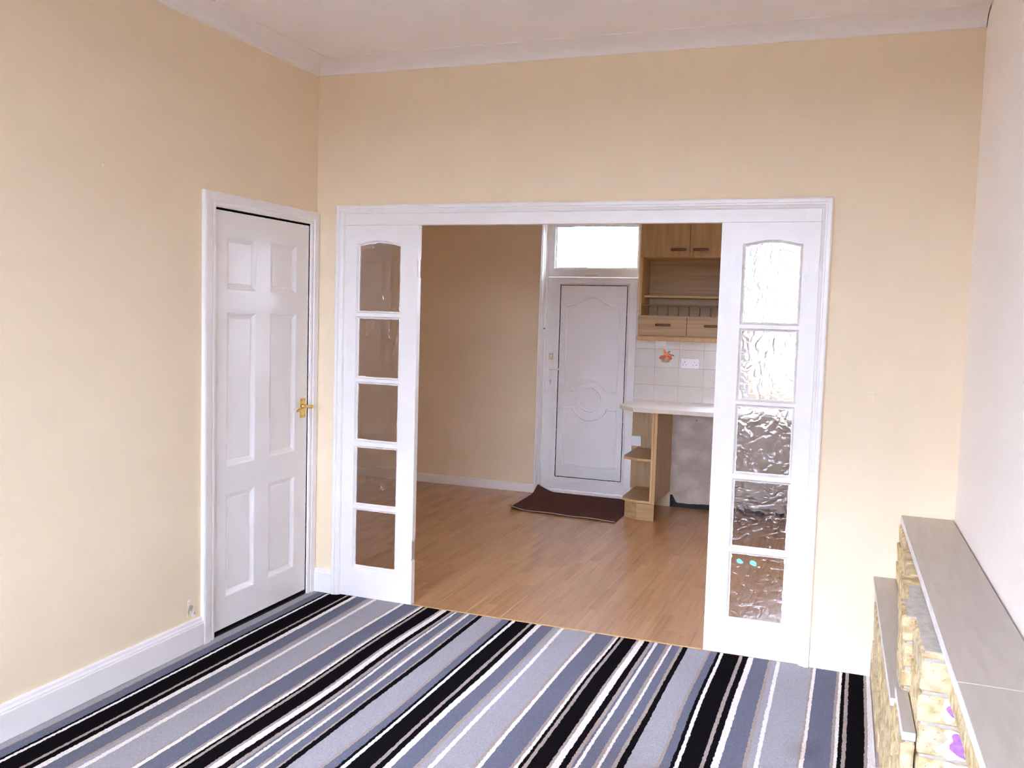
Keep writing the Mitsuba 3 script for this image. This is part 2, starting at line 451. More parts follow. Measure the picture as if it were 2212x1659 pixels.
def glass_pane(x0, x1, z0, z1, rise, seed):
    m = 0.004
    nx, nz = 92, max(60, int((z1 - z0 + rise) / 0.0026))
    xs = np.linspace(x0 - m, x1 + m, nx)
    tt = np.linspace(0, 1, nz)
    top = z1 + m + rise * np.sin(np.pi * np.clip((xs - x0) / (x1 - x0), 0, 1)) ** 1.3
    Xg = np.repeat(xs[None], nz, 0)
    Zg = (z0 - m) + tt[:, None] * (top - z0 + m)[None]
    h = crinkle(Xg, Zg, seed)
    front = np.stack([Xg, np.full_like(Xg, 0.0155), Zg], -1).reshape(-1, 3)
    back = np.stack([Xg, 0.0190 + 0.0016 * h, Zg], -1).reshape(-1, 3)
    idx = np.arange(nx * nz).reshape(nz, nx)
    q = np.stack([idx[:-1, :-1], idx[:-1, 1:], idx[1:, 1:], idx[1:, :-1]], -1).reshape(-1, 4)
    f1 = np.vstack([q[:, [0, 1, 2]], q[:, [0, 2, 3]]])
    N = nx * nz
    f2 = f1[:, ::-1] + N
    ring = np.r_[idx[0, :], idx[1:, -1], idx[-1, -2::-1], idx[-2:0:-1, 0]]
    a, b = ring, np.roll(ring, -1)
    f3 = np.vstack([np.stack([a + N, b + N, b], 1), np.stack([a + N, b, a], 1)])
    m_ = trimesh.Trimesh(np.vstack([front, back]), np.vstack([f1, f2, f3]), process=False)
    if m_.volume < 0:
        m_.invert()
    return m_


def smear(x0, x1, z0, z1, rise, seed):
    """Ragged paint on the rim of the glass."""
    n = 40
    outer = pane_loop(x0, x1, z0, z1, -0.0005, rise, 0.0148, n)
    # refine the straight sides
    def refine(l):
        out = []
        for i in range(len(l)):
            a, b = l[i], l[(i + 1) % len(l)]
            k = max(1, int(np.linalg.norm(b - a) / 0.006))
            out += [a + (b - a) * t / k for t in range(k)]
        return np.array(out)
    o = refine(outer)
    c = np.array([(x0 + x1) / 2, 0.0148, (z0 + z1) / 2])
    inn = o.copy()
    for i in range(len(o)):
        w = 0.0008 + 0.0042 * max(0, meshkit.noise(o[i] * 90, 40 + seed) - 0.35) + (0.003 if meshkit.noise(o[i] * 33, 50 + seed) > 0.72 else 0)
        inn[i, 0] += w * (1 if o[i, 0] <= x0 + 0.003 else -1 if o[i, 0] >= x1 - 0.003 else 0)
        inn[i, 2] += w * (1 if o[i, 2] <= z0 + 0.003 else -1 if o[i, 2] >= z1 - 0.006 else 0)
    o2, i2 = o + [0, 0.0006, 0], inn + [0, 0.0006, 0]
    return fix(loft([o2, o, inn, i2]))


def side_panel(xa, xb, px0, px1, notch, label, seed):
    key = numbered('glazed_side_panel')
    poly = rect(xa, xb, 0.001, 1.9685)
    if notch:
        for z0, z1 in ((1.704, 1.799), (0.231, 0.342)):
            poly = poly.difference(rect(xb - 0.0035, xb + 0.1, z0, z1))
    B = 0.011
    beads = []
    for j, (z0, z1) in enumerate(PZ):
        rise = 0.017 if j == 0 else 0.0
        hole = pane_loop(px0, px1, z0, z1, -B, rise, 0)
        poly = poly.difference(sg.Polygon(hole[:, [0, 2]]).buffer(0))
        L0 = pane_loop(px0, px1, z0, z1, -B, rise, 0.0)
        L1 = pane_loop(px0, px1, z0, z1, -B + 0.002, rise, 0.003)
        L2 = pane_loop(px0, px1, z0, z1, -0.003, rise, 0.0115)
        L3 = pane_loop(px0, px1, z0, z1, 0.0, rise, 0.0125)
        L4 = pane_loop(px0, px1, z0, z1, 0.0, rise, 0.0150)
        beads.append(loft([L0, L1, L2, L3, L4]))
        K = [pane_loop(px0, px1, z0, z1, d, rise, y) for d, y in ((0.0, 0.0212), (0.0, 0.024), (-B, 0.036))]
        beads.append(loft(K))
    fr = extr(poly, 'xz', 0.0, 0.036)
    add('frame', fr, M_BRUSH, key)
    for j in range(5):
        add('glazing_bead', join(beads[2 * j], beads[2 * j + 1]), M_GLOSS, key)
    for j, (z0, z1) in enumerate(PZ):
        rise = 0.017 if j == 0 else 0.0
        pk = add('pane', glass_pane(px0, px1, z0, z1, rise, seed + j), 'm_glass', key, smooth=40)
        add('paint_smear', smear(px0, px1, z0, z1, rise, seed + j), M_WHITEPAINT, pk)
        if j == 4 and not notch:
            for cx_, cz_ in ((px0 + 0.040, z1 - 0.034), (px0 + 0.098, z1 - 0.036)):
                a = np.arange(18) * 2 * np.pi / 18
                r = 0.011 * (0.75 + 0.6 * np.array([meshkit.noise(np.array([math.cos(t) * 1.5 + cx_ * 50, math.sin(t) * 1.5, 2.0]), 3) for t in a]))
                pts = np.stack([cx_ + 1.35 * r * np.cos(a) , cz_ + r * np.sin(a) - 0.35 * r * np.cos(a)], 1)
                part_label(add('paint_mark', extr(sg.Polygon(pts).buffer(0), 'xz', 0.0146, 0.0152), M_TEAL, pk), 'turquoise paint smudge')
    if notch:
        for z0, z1 in ((1.704, 1.799), (0.231, 0.342)):
            part_label(add('hinge_plate', box(xb - 0.0035, xb - 0.0012, 0.006, 0.028, z0 + 0.008, z1 - 0.008, 0.0004), M_STEEL, key), 'old painted-over hinge leaf')
    tag(key, label, 'glazed panel', 'glazed side panels of the wide opening')


side_panel(0.172, 0.599, 0.254, 0.491, True, 'white panel with five crinkled panes left of the opening, next to the six-panel door', 10)
side_panel(2.114, 2.538, 2.221, 2.456, False, 'white panel with five crinkled panes right of the opening, its upper panes glaring bright', 30)

# ------------------------------------------------------------------ six-panel door in the left wall
d1 = tag('door_1', 'white glossy six-panel door with brass lever handle in the left wall', 'door', kind='structure')
DY0, DY1, DZ0, DZ1 = -0.828, -0.070, 0.022, 1.961
XF = -0.004
holes = []
for (ya, yb) in ((-0.737, -0.517), (-0.405, -0.178)):
    for (za, zb) in ((1.605, 1.850), (0.787, 1.500), (0.168, 0.658)):
        holes.append((ya, yb, za, zb))
dp = rect(DY0, DY1, DZ0, DZ1)
for h in holes:
    dp = dp.difference(rect(*h))
leaf = join(extr(dp, 'yz', XF - 0.014, XF), extr(rect(DY0, DY1, DZ0, DZ1), 'yz', XF - 0.040, XF - 0.0141))
add('leaf', leaf, M_GLOSS, d1)
for h in holes:
    def rl(d, x):
        a, b, c, e = h[0] + d, h[1] - d, h[2] + d, h[3] - d
        return np.array([[x, a, c], [x, b, c], [x, b, e], [x, a, e]])
    pan = loft([rl(0.0, XF), rl(0.005, XF - 0.0015), rl(0.012, XF - 0.006), rl(0.022, XF - 0.0105), rl(0.027, XF - 0.0125), rl(0.030, XF - 0.0100)], cap_last=True)
    add('panel', fix(pan), M_GLOSS, d1)
# brass handle
hk = d1 + '__handle'
bp_ = trimesh.convex.convex_hull(np.array([[x, -0.112 + sy * (0.023 - i), 1.008 + sz * (0.052 - i)] for sy in (-1, 1) for sz in (-1, 1) for x, i in ((XF, 0), (XF + 0.003, 0), (XF + 0.005, 0.003))]))
add('handle', bp_, M_BRASS, d1)
for sy in (-0.013, 0.013):
    for sz in (-0.041, 0.041):
        add('screw', lathe([(0.0034, 0), (0.0034, 0.0010), (0.0018, 0.0016)], [XF + 0.0048, -0.112 + sy, 1.008 + sz], X, 10), M_BROWNWOOD, hk)
neck = lathe([(0.013, 0), (0.0125, 0.004), (0.009, 0.008), (0.008, 0.030), (0.009, 0.036), (0.011, 0.040), (0.0115, 0.050), (0.010, 0.056), (0.006, 0.059)], [XF + 0.005, -0.112, 1.018], X, 20)
lv = spline([(XF + 0.050, -0.110, 1.018), (XF + 0.053, -0.135, 1.021), (XF + 0.050, -0.165, 1.019), (XF + 0.044, -0.192, 1.012), (XF + 0.040, -0.212, 1.004), (XF + 0.042, -0.222, 1.002), (XF + 0.047, -0.226, 1.006)], 26)
add('lever', join(neck, tube(lv, np.interp(np.linspace(0, 1, 26), [0, 0.15, 0.6, 0.85, 1], [0.009, 0.0075, 0.0065, 0.007, 0.0055]), 12)), M_BRASS, hk, smooth=35)
# architrave and lining of that door
dpath = [(-0.829, -0.002), (-0.829, 1.971), (-0.067, 1.971), (-0.067, -0.002)]
ARD = [(0.0, 0), (0.0, 0.009), (0.005, 0.013), (0.014, 0.014), (0.017, 0.010), (0.022, 0.010), (0.026, 0.017), (0.048, 0.020), (0.060, 0.020), (0.0655, 0.0165), (0.066, 0)]
ARL = [(a * 1.27, b) for a, b in ARD]
loops = mitred(ARD, dpath, (Y, Z, X))
# the left leg is a little wider than the head
for l in loops[:2]:
    l[:, 1] = np.where(True, -0.829 + (l[:, 1] + 0.829) * 1.27, 0)
tr3 = tag('trim_3', 'white moulded architrave around the six-panel door', 'door frame', kind='structure')
add('architrave', fix(loft(loops, True, True)), M_GLOSS, tr3)
add('lining', join(box(-0.10, -0.0005, -0.8315, -0.8295, 0, 1.970), box(-0.10, -0.0005, -0.0685, -0.0665, 0, 1.970), box(-0.10, -0.0005, -0.8295, -0.0685, 1.9695, 1.9715)), M_BLACK, tr3)
add('threshold', box(-0.098, -0.006, -0.8294, -0.0686, -0.0115, 0.003), M_BLACK, tr3)
add('stop', join(box(-0.062, -0.046, -0.829, -0.800, 0, 1.969), box(-0.062, -0.046, -0.098, -0.069, 0, 1.969), box(-0.062, -0.046, -0.800, -0.098, 1.94, 1.969)), M_BLACK, tr3)

# flaked plaster by the door frame and a small filled spot higher up
for i in range(9):
    cy_, cz_ = -0.995 + 0.078 * rng.random(), 0.150 + 0.075 * rng.random()
    r = 0.006 + 0.012 * rng.random()
    a = np.sort(np.array([rng.random() for _ in range(9)])) * 2 * np.pi
    pts = np.stack([cy_ + r * np.cos(a) * (0.6 + 0.7 * rng.random()), cz_ + r * np.sin(a) * (0.6 + 0.8 * rng.random())], 1)
    add('plaster_flake', extr(sg.Polygon(pts).convex_hull, 'yz', -0.0004, 0.0012 + 0.0016 * rng.random()), M_PLASTER if i % 4 == 0 else M_CREAM if i % 2 else M_WHITEPAINT, wall_left)
a = np.linspace(0, 2 * np.pi, 13)[:-1]
add('filler_spot', lathe([(0.012, 0), (0.010, 0.0015), (0.005, 0.003), (0.001, 0.0034)], [-0.0002, -1.471, 2.048], X, 14), M_CREAM, wall_left, smooth=40)

# ------------------------------------------------------------------ carpet
cpoly = sg.Polygon([(0.002, -0.001), (2.836, -0.001), (2.838, -3.2), (3.13, -3.3), (3.13, YR + 0.005), (0.002, YR + 0.005)])
cg = []
xs = np.arange(0.002, 2.84, 0.03); ysg = np.arange(-3.2, 0.0005, 0.03)
xs = np.r_[xs, 2.838]; ysg = np.r_[ysg, -0.001]
Xg, Yg = np.meshgrid(xs, ysg)
Zg = 0.0028 * (meshkit.noise(np.stack([Xg * 2.1, Yg * 2.1, 0 * Xg], -1), 2) - 0.5)
Xe = Xg + SK * np.abs(Yg) * (Xg / 2.84) ** 8 * 0.6
v = np.stack([Xe, Yg, Zg], -1).reshape(-1, 3)
idx = np.arange(len(v)).reshape(Xg.shape)
q = np.stack([idx[:-1, :-1], idx[:-1, 1:], idx[1:, 1:], idx[1:, :-1]], -1).reshape(-1, 4)
top = trimesh.Trimesh(v, np.vstack([q[:, [0, 1, 2]], q[:, [0, 2, 3]]]), process=False)
under = box(0.002, 2.838, -3.2, -0.001, -0.0115, -0.0045)
rearc = extr(sg.Polygon([(0.002, -3.2), (2.89, -3.2), (3.18, -3.3), (3.2, YR + 0.004), (0.002, YR + 0.004)]), 'xy', -0.0115, 0.0)
ck = tag('carpet', 'fitted carpet with grey, black, white and tan stripes in the living room', 'carpet', kind='structure')
add('pile', join(top, under, rearc), M_CARPET, ck, smooth=30)
# thin edging strip where the carpet meets the laminate
struct('trim_4', join(box(0.60, 2.112, 0.0005, 0.0115, -0.011, 0.0018, 0.001)), M_OAKEDGE, 'thin wooden strip between the striped carpet and the laminate', 'threshold strip')

# ------------------------------------------------------------------ kitchen back door (white plastic, with a light above it)
FY = 3.310
d2 = tag('door_2', 'white plastic back door with moulded circle panel at the far end of the kitchen', 'door', kind='structure')
outer = rect(0.183, 1.008, 0.0, 2.368)
fr = outer.difference(rect(0.1915, 0.985, 0.026, 1.868)).difference(rect(0.246, 0.975, 1.938, 2.305))
add('frame', extr(fr, 'xz', FY + 0.004, FY + 0.070), M_UPVC, d2)
add('sill', box(0.178, 1.008, FY - 0.028, FY + 0.004, 0.001, 0.020, 0.003), M_UPVC, d2)
q = np.array([[0.24, FY + 0.035, 1.93], [0.98, FY + 0.035, 1.93], [0.98, FY + 0.035, 2.31], [0.24, FY + 0.035, 2.31]])
add('pane', (q, np.array([[0, 1, 2], [0, 2, 3]])), 'm_pane', d2)
add('transom_bead', extr(rect(0.246, 0.975, 1.938, 2.305).difference(rect(0.254, 0.967, 1.946, 2.297)), 'xz', FY + 0.016, FY + 0.030), M_UPVC, d2)
add('transom_gasket', extr(rect(0.254, 0.967, 1.946, 2.297).difference(rect(0.257, 0.964, 1.949, 2.294)), 'xz', FY + 0.024, FY + 0.034), M_BLACK, d2)
# leaf: mitred sash with a sloping rebate, a black gasket, then the panel
SX0, SX1, SZ0, SZ1 = 0.1935, 0.983, 0.029, 1.865
PX0, PX1, PZ0, PZ1 = 0.307, 0.896, 0.139, 1.800


def sl(d0, y):      # d0: 0 = sash outer edge, 1 = panel edge
    if d0 <= 1:
        a = [SX0 + (PX0 - SX0) * d0, SX1 + (PX1 - SX1) * d0, SZ0 + (PZ0 - SZ0) * d0, SZ1 + (PZ1 - SZ1) * d0]
    return np.array([[a[0], y, a[2]], [a[1], y, a[2]], [a[1], y, a[3]], [a[0], y, a[3]]])


sash = loft([sl(0.0, FY + 0.05), sl(0.0, FY + 0.004), sl(0.02, FY + 0.0), sl(0.72, FY + 0.0), sl(0.76, FY + 0.003), sl(0.93, FY + 0.013), sl(1.0, FY + 0.014), sl(1.0, FY + 0.05)])
add('sash', fix(sash), M_UPVC, d2)
for sxx, szz, ex, ez in ((SX0, SZ0, PX0, PZ0), (SX1, SZ0, PX1, PZ0), (SX0, SZ1, PX0, PZ1), (SX1, SZ1, PX1, PZ1)):
    pa, pb = np.array([sxx, FY - 0.0002, szz]), np.array([sxx + (ex - sxx) * 0.72, FY - 0.0002, szz + (ez - szz) * 0.72])
    dd = (pb - pa) / np.linalg.norm(pb - pa); nn = np.array([-dd[2], 0, dd[0]]) * 0.0006
    add('mitre_line', fix(loft([np.array([pa - nn, pa + nn, pa + nn + 0.0004 * Y, pa - nn + 0.0004 * Y]), np.array([pb - nn, pb + nn, pb + nn + 0.0004 * Y, pb - nn + 0.0004 * Y])], True, True)), M_GROUT, d2)
add('gasket', extr(rect(PX0 - 0.001, PX1 + 0.001, PZ0 - 0.001, PZ1 + 0.001).difference(rect(PX0 + 0.0042, PX1 - 0.0042, PZ0 + 0.0042, PZ1 - 0.0042)), 'xz', FY + 0.012, FY + 0.022), M_BLACK, d2)
pk = add('moulded_panel', box(PX0 + 0.0035, PX1 - 0.0035, FY + 0.018, FY + 0.045, PZ0 + 0.0035, PZ1 - 0.0035), M_UPVC, d2)


def bead(pts, r=0.011, n=40, closed=False):
    """Raised moulding on the panel: a flattened half-round along a path in x, z."""
    p = np.array(pts) if closed else spline(pts, n)
    p3 = np.stack([p[:, 0], np.full(len(p), FY + 0.018), p[:, 1]], 1)
    t = np.gradient(p3, axis=0) if not closed else np.roll(p3, -1, 0) - np.roll(p3, 1, 0)
    t /= np.linalg.norm(t, axis=1, keepdims=True)
    nrm = np.cross(t, Y)
    ang = np.linspace(0, np.pi, 9)
    prof = [(r * math.cos(a), -0.0085 * math.sin(a) ** 0.8 + 0.001) for a in ang]
    loops = [np.array([p3[i] + c * nrm[i] + d * Y for c, d in prof]) for i in range(len(p3))]
    if closed:
        loops.append(loops[0])
        return fix(loft(loops))
    return fix(loft(loops, True, True))


add('moulding', bead([(0.368, 1.622), (0.424, 1.628), (0.471, 1.646), (0.525, 1.680), (0.592, 1.701), (0.655, 1.684), (0.712, 1.650), (0.769, 1.628), (0.835, 1.622)], 0.014), M_UPVC, pk, smooth=40)
add('moulding', join(bead([(0.366, 1.600), (0.366, 1.2), (0.366, 0.912)], 0.007), bead([(0.832, 1.600), (0.832, 1.2), (0.832, 0.912)], 0.007)), M_UPVC, pk, smooth=40)
cxc, czc = 0.597, 0.832
arc_up = [(cxc + 0.157 * math.cos(a), czc + 0.157 * math.sin(a)) for a in np.linspace(math.pi - 0.42, 0.42, 22)]
arc_dn = [(cxc + 0.157 * math.cos(a), czc - 0.020 - 0.165 * math.sin(a)) for a in np.linspace(math.pi - 0.42, 0.42, 22)]
add('moulding', join(bead([(0.361, 0.896), (0.40, 0.896), (0.448, 0.897)], 0.010, 6), bead(arc_up, 0.011), bead([(0.745, 0.897), (0.79, 0.896), (0.835, 0.896)], 0.010, 6)), M_UPVC, pk, smooth=40)
add('moulding', join(bead([(0.372, 0.746), (0.40, 0.746), (0.446, 0.746)], 0.010, 6), bead(arc_dn, 0.011), bead([(0.747, 0.746), (0.80, 0.746), (0.840, 0.746)], 0.010, 6),
                     bead([(0.374, 0.735), (0.374, 0.5), (0.374, 0.255)], 0.008), bead([(0.838, 0.735), (0.838, 0.5), (0.838, 0.255)], 0.008), bead([(0.366, 0.246), (0.6, 0.246), (0.846, 0.246)], 0.010)), M_UPVC, pk, smooth=40)
add('moulding', bead([(cxc + 0.104 * math.cos(a), czc - 0.002 + 0.104 * math.sin(a)) for a in np.arange(48) * 2 * np.pi / 48], 0.012, closed=True), M_UPVC, pk, smooth=40)
# furniture of the back door
lever = spline([(0.246, FY - 0.002, 1.076), (0.246, FY - 0.030, 1.076), (0.252, FY - 0.044, 1.076), (0.275, FY - 0.048, 1.076), (0.340, FY - 0.048, 1.075)], 22)
hk2 = add('handle', join(box(0.232, 0.262, FY - 0.008, FY, 0.905, 1.110, 0.003), tube(lever, 0.0085, 10)), M_PLASTIC, d2, smooth=35)
add('keyhole', join(lathe([(0.0085, 0), (0.0085, 0.003), (0.006, 0.0035)], [0.247, FY - 0.008, 0.972], -Y, 14), box(0.2425, 0.2515, FY - 0.0105, FY - 0.008, 0.945, 0.972, 0.001)), M_STEEL, hk2)
kp = add('lock_plate', box(0.226, 0.264, FY - 0.005, FY, 1.153, 1.212, 0.002), M_BEIGE, d2)
part_label(kp, 'small beige lock plate')
add('thumb_turn', lathe([(0.008, 0), (0.008, 0.003), (0.005, 0.006)], [0.245, FY - 0.005, 1.188], -Y, 14), M_PLASTIC, kp, smooth=40)
part_label(add('label_strip', box(0.526, 0.636, FY - 0.0002, FY + 0.0038, 1.872, 1.890), M_TAPE, d2), 'faded yellow sticker strip')
# white reveal at the left of the door, in steps
tr5 = tag('trim_5', 'white lining of the door recess left of the back door', 'door frame', kind='structure')
add('lining', join(box(0.1712, 0.1770, YK + 0.001, FY + 0.004, 0.0, 2.368, 0.001), box(0.1772, 0.1828, FY - 0.022, FY + 0.004, 0.02, 2.36, 0.001), box(0.1772, 0.1806, FY - 0.060, FY - 0.030, 0.02, 2.36, 0.001)), M_UPVC, tr5)
add('corner_bead', profile_run([(0, 0), (0.011, 0), (0.013, 0.006), (0.011, 0.012), (0, 0.012)], (0.1585, YK, 0.0), (0.1585, YK, 2.368), -Y, X), M_GLOSS, tr5)
bk = numbered('door_bolt')
add('bracket', box(0.1773, 0.2000, FY - 0.040, FY - 0.010, 1.385, 1.450, 0.003), M_PLASTIC, bk)
add('bolt_hole', lathe([(0.006, 0), (0.006, 0.0012)], [0.189, FY - 0.0402, 1.420], -Y, 12), M_BLACK, bk)
add('keeper', box(0.1773, 0.1915, FY - 0.034, FY - 0.014, 1.452, 1.490, 0.003), M_PLASTIC, bk)
tag(bk, 'small white bolt bracket on the recess beside the back door', 'door bolt')

# ------------------------------------------------------------------ tiled wall above the worktop
TW, TH = 0.199, 0.1475
add('grout_bed', box(1.0105, 1.926, YK - 0.0052, YK - 0.0002, 0.862, 1.60), M_GROUT, wall_kitchen)
zrows = [0.862, 0.992, 1.138, 1.288, 1.437, 1.585]
xcols = [1.0115, 1.175, 1.372, 1.571, 1.770, 1.926]
fruit_tile = None
for zi in range(5):
    for xi in range(5):
        tk_ = add('tile', box(xcols[xi] + 0.001, xcols[xi + 1] - 0.001, YK - 0.0085, YK - 0.0050, zrows[zi] + 0.001, zrows[zi + 1] - 0.001, 0.0012), M_TILE, wall_kitchen)
        if xi == 1 and zi == 2:
            fruit_tile = tk_
part_label(fruit_tile, 'white tile printed with a bowl of red and orange fruit')


def blob(cx_, cz_, rx, rz, rot=0.0, n=18):
    a = np.arange(n) * 2 * np.pi / n
    x_, z_ = rx * np.cos(a), rz * np.sin(a)
    return sg.Polygon(np.stack([cx_ + x_ * math.cos(rot) - z_ * math.sin(rot), cz_ + x_ * math.sin(rot) + z_ * math.cos(rot)], 1))


FYT = YK - 0.0085
add('fruit_print', extr(unary_union([blob(1.262, 1.196, 0.040, 0.019), blob(1.264, 1.206, 0.046, 0.012)]), 'xz', FYT - 0.0004, FYT), M_BOWL, fruit_tile)
add('fruit_print', extr(unary_union([blob(1.232, 1.222, 0.026, 0.013, 0.4), blob(1.252, 1.226, 0.017, 0.016), blob(1.300, 1.214, 0.018, 0.013, 0.6), blob(1.290, 1.234, 0.022, 0.020)]), 'xz', FYT - 0.0006, FYT - 0.0001), M_RED, fruit_tile)
add('fruit_print', extr(unary_union([blob(1.255, 1.262, 0.013, 0.026, 0.35), blob(1.268, 1.246, 0.018, 0.014), blob(1.274, 1.216, 0.014, 0.010), blob(1.293, 1.238, 0.008, 0.008)]), 'xz', FYT - 0.0008, FYT - 0.0001), M_ORANGE, fruit_tile)
add('fruit_print', extr(unary_union([blob(1.288, 1.266, 0.013, 0.006, 0.7), blob(1.322, 1.240, 0.012, 0.006, -0.5), blob(1.243, 1.204, 0.014, 0.005, -0.4), blob(1.283, 1.190, 0.012, 0.004)]), 'xz', FYT - 0.0010, FYT - 0.0001), M_LEAF, fruit_tile)


def socket(name, x0, x1, z0, z1, y, label, gangs, holes_=True):
    k = numbered(name)
    add('faceplate', box(x0, x1, y - 0.010, y, z0, z1, 0.0025), M_PLASTIC, k)
    for g in range(gangs):
        c = x0 + (x1 - x0) * (0.22 if g == 0 else 0.78) if gangs == 2 else (x0 + x1) / 2
        if gangs == 2:
            for dx, dz, w, hh in ((0, 0.020, 0.0042, 0.0085), (-0.012, -0.002, 0.0068, 0.0042), (0.012, -0.002, 0.0068, 0.0042)):
                add('pin_hole', box(c + dx - w / 2, c + dx + w / 2, y - 0.0106, y - 0.0098, (z0 + z1) / 2 - 0.010 + dz - hh / 2, (z0 + z1) / 2 - 0.010 + dz + hh / 2), M_BLACK, k)
            sx = x0 + (x1 - x0) * (0.39 if g == 0 else 0.61)
            add('rocker', box(sx - 0.007, sx + 0.007, y - 0.0128, y - 0.0098, (z0 + z1) / 2 + 0.006, (z0 + z1) / 2 + 0.026, 0.001), M_PLASTIC, k)
    for sx in (x0 + 0.008, x1 - 0.008):
        add('screw', lathe([(0.0026, 0), (0.0026, 0.0006)], [sx, y - 0.010, (z0 + z1) / 2], -Y, 8), M_STEEL, k)
    tag(k, label, 'socket')
    return k


socket('double_socket', 1.390, 1.532, 1.139, 1.220, FYT, 'white double wall socket on the tiles right of the fruit tile', 2)
socket('switch_plate', 1.176, 1.262, 1.318, 1.404, FYT, 'white switch plate half hidden under the wall cabinet', 1)
# bare plaster under the worktop with a broken lower edge
px_ = [1.344]
pts = [(1.344, 0.845)]
xs_ = np.arange(1.345, 3.10, 0.012)
low = [0.030 + 0.020 * meshkit.noise(np.array([x * 18, 0.3, 0.7]), 5) + 0.022 * max(0, meshkit.noise(np.array([x * 45, 4.3, 0.7]), 6) - 0.6) + (0.10 * max(0, 1.40 - x) / 0.056 if x < 1.40 else 0) for x in xs_]
poly = sg.Polygon([(1.345, 0.858)] + list(zip(xs_, low)) + [(3.10, 0.858)])
pl = add('plaster', extr(poly.buffer(0), 'xz', YK - 0.010, YK - 0.0005), M_PLASTER, wall_kitchen)
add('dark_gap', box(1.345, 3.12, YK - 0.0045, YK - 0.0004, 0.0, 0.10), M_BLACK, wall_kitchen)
add('nail_hole', lathe([(0.006, 0), (0.006, 0.001)], [1.535, YK - 0.0095, 0.722], -Y, 9), M_BROWNWOOD, wall_kitchen)

# ------------------------------------------------------------------ kitchen worktop and the open shelf unit under its end
wp = sg.Polygon([(1.151, 2.580), (3.120, 2.580), (3.120, 3.190), (1.013, 3.190), (0.995, 3.10), (1.000, 2.772)])
wk_ = tag('worktop', 'pale kitchen worktop with a clipped corner under the wall cabinet', 'worktop')
add('slab', extr(wp, 'xy', 0.8225, 0.853), M_WORKTOP, wk_)
edge_pts = [(0.995, 3.10), (1.000, 2.772), (1.151, 2.580), (3.120, 2.580)]
add('edging', sweep([(0, 0), (0, 0.0290), (-0.0012, 0.0290), (-0.0012, 0)], edge_pts, (X, Y, Z), (0, 0, 0.8230)), M_EDGE, wk_)
add('upstand_strip', box(1.013, 3.12, 3.1795, 3.1905, 0.8535, 0.8615, 0.002), M_EDGE, wk_)

su = tag('shelf_unit', 'open oak-effect end unit with two angled shelves under the worktop corner', 'shelf unit')
add('side_panel', box(1.303, 1.3195, 2.574, 3.18, 0.130, 0.822, 0.001), M_OAKZ, su)
add('side_panel', box(1.3225, 1.343, 2.570, 3.18, 0.128, 0.822, 0.001), M_OAKZ, su)
add('edge_strip', box(1.3026, 1.3199, 2.5725, 2.5738, 0.131, 0.821), M_OAKEDGE, su)
add('edge_strip', box(1.3222, 1.3434, 2.5685, 2.5698, 0.129, 0.821), M_OAKEDGE, su)
add('back_panel', box(1.014, 1.302, 3.172, 3.186, 0.130, 0.822), M_OAKZ, su)
shp = sg.Polygon([(1.302, 2.580), (1.195, 2.580), (1.080, 2.640), (1.068, 2.70), (1.060, 3.171), (1.302, 3.171)])
for zt in (0.470, 0.148):
    sk = add('shelf', extr(shp, 'xy', zt - 0.018, zt), M_OAKX, su)
    add('lipping', sweep([(0, 0.0004), (0, 0.0176), (-0.0014, 0.0176), (-0.0014, 0.0004)], [(1.066, 2.80), (1.068, 2.70), (1.080, 2.640), (1.195, 2.580), (1.302, 2.580)], (X, Y, Z), (0, 0, zt - 0.018)), M_OAKEDGE, sk)
add('plinth_board', extr(sg.Polygon([(1.341, 2.566), (1.206, 2.576), (1.208, 2.592), (1.341, 2.582)]), 'xy', 0.001, 0.128), M_OAKX, su)
add('plinth_board', extr(sg.Polygon([(1.2055, 2.5765), (1.097, 2.648), (1.106, 2.660), (1.2075, 2.5925)]), 'xy', 0.001, 0.128), M_OAKX, su)
add('plinth_board', box(1.100, 1.116, 2.662, 3.17, 0.001, 0.128), M_OAKX, su)
bxk = numbered('junction_box')
add('cover', box(1.014, 1.097, 3.140, 3.1718, 0.485, 0.566, 0.003), M_PLASTIC, bxk)
add('screw', lathe([(0.003, 0), (0.003, 0.0008)], [1.088, 3.140, 0.505], -Y, 8), M_STEEL, bxk)
tag(bxk, 'white square socket box inside the open end unit', 'socket box')

# ------------------------------------------------------------------ wall cabinet
cb = tag('wall_cabinet', 'oak-effect kitchen wall cabinet with open niche, spindle rail and drawers', 'cabinet')
CX0, CX1, CYF, CYB = 1.092, 1.868, 2.900, 3.189
ZT = 2.390
add('side_panel', box(CX0, CX0 + 0.017, CYF + 0.004, CYB, 1.398, ZT, 0.001), M_OAKZ, cb)
add('side_panel', box(CX1 - 0.017, CX1, CYF + 0.004, CYB, 1.398, ZT, 0.001), M_OAKZ, cb)
part_label(add('edge_strip', box(CX0 + 0.0002, CX0 + 0.0168, CYF + 0.002, CYF + 0.0038, 1.558, 2.004), M_OAKEDGE, cb), 'orange-brown front edge')
add('back_panel', box(CX0 + 0.018, CX1 - 0.018, CYB - 0.012, CYB - 0.001, 1.40, ZT - 0.02), M_OAKX, cb)
add('top_panel', box(CX0 + 0.018, CX1 - 0.018, CYF + 0.004, CYB - 0.013, ZT - 0.018, ZT), M_OAKX, cb)
add('niche_top', box(CX0 + 0.018, CX1 - 0.018, CYF + 0.004, CYB - 0.013, 2.006, 2.023), M_OAKX, cb)
add('niche_floor', box(CX0 + 0.018, CX1 - 0.018, CYF + 0.004, CYB - 0.013, 1.542, 1.558), M_OAKX, cb)
add('bottom_panel', box(CX0 + 0.018, CX1 - 0.018, CYF + 0.004, CYB - 0.013, 1.398, 1.412), M_OAKX, cb)
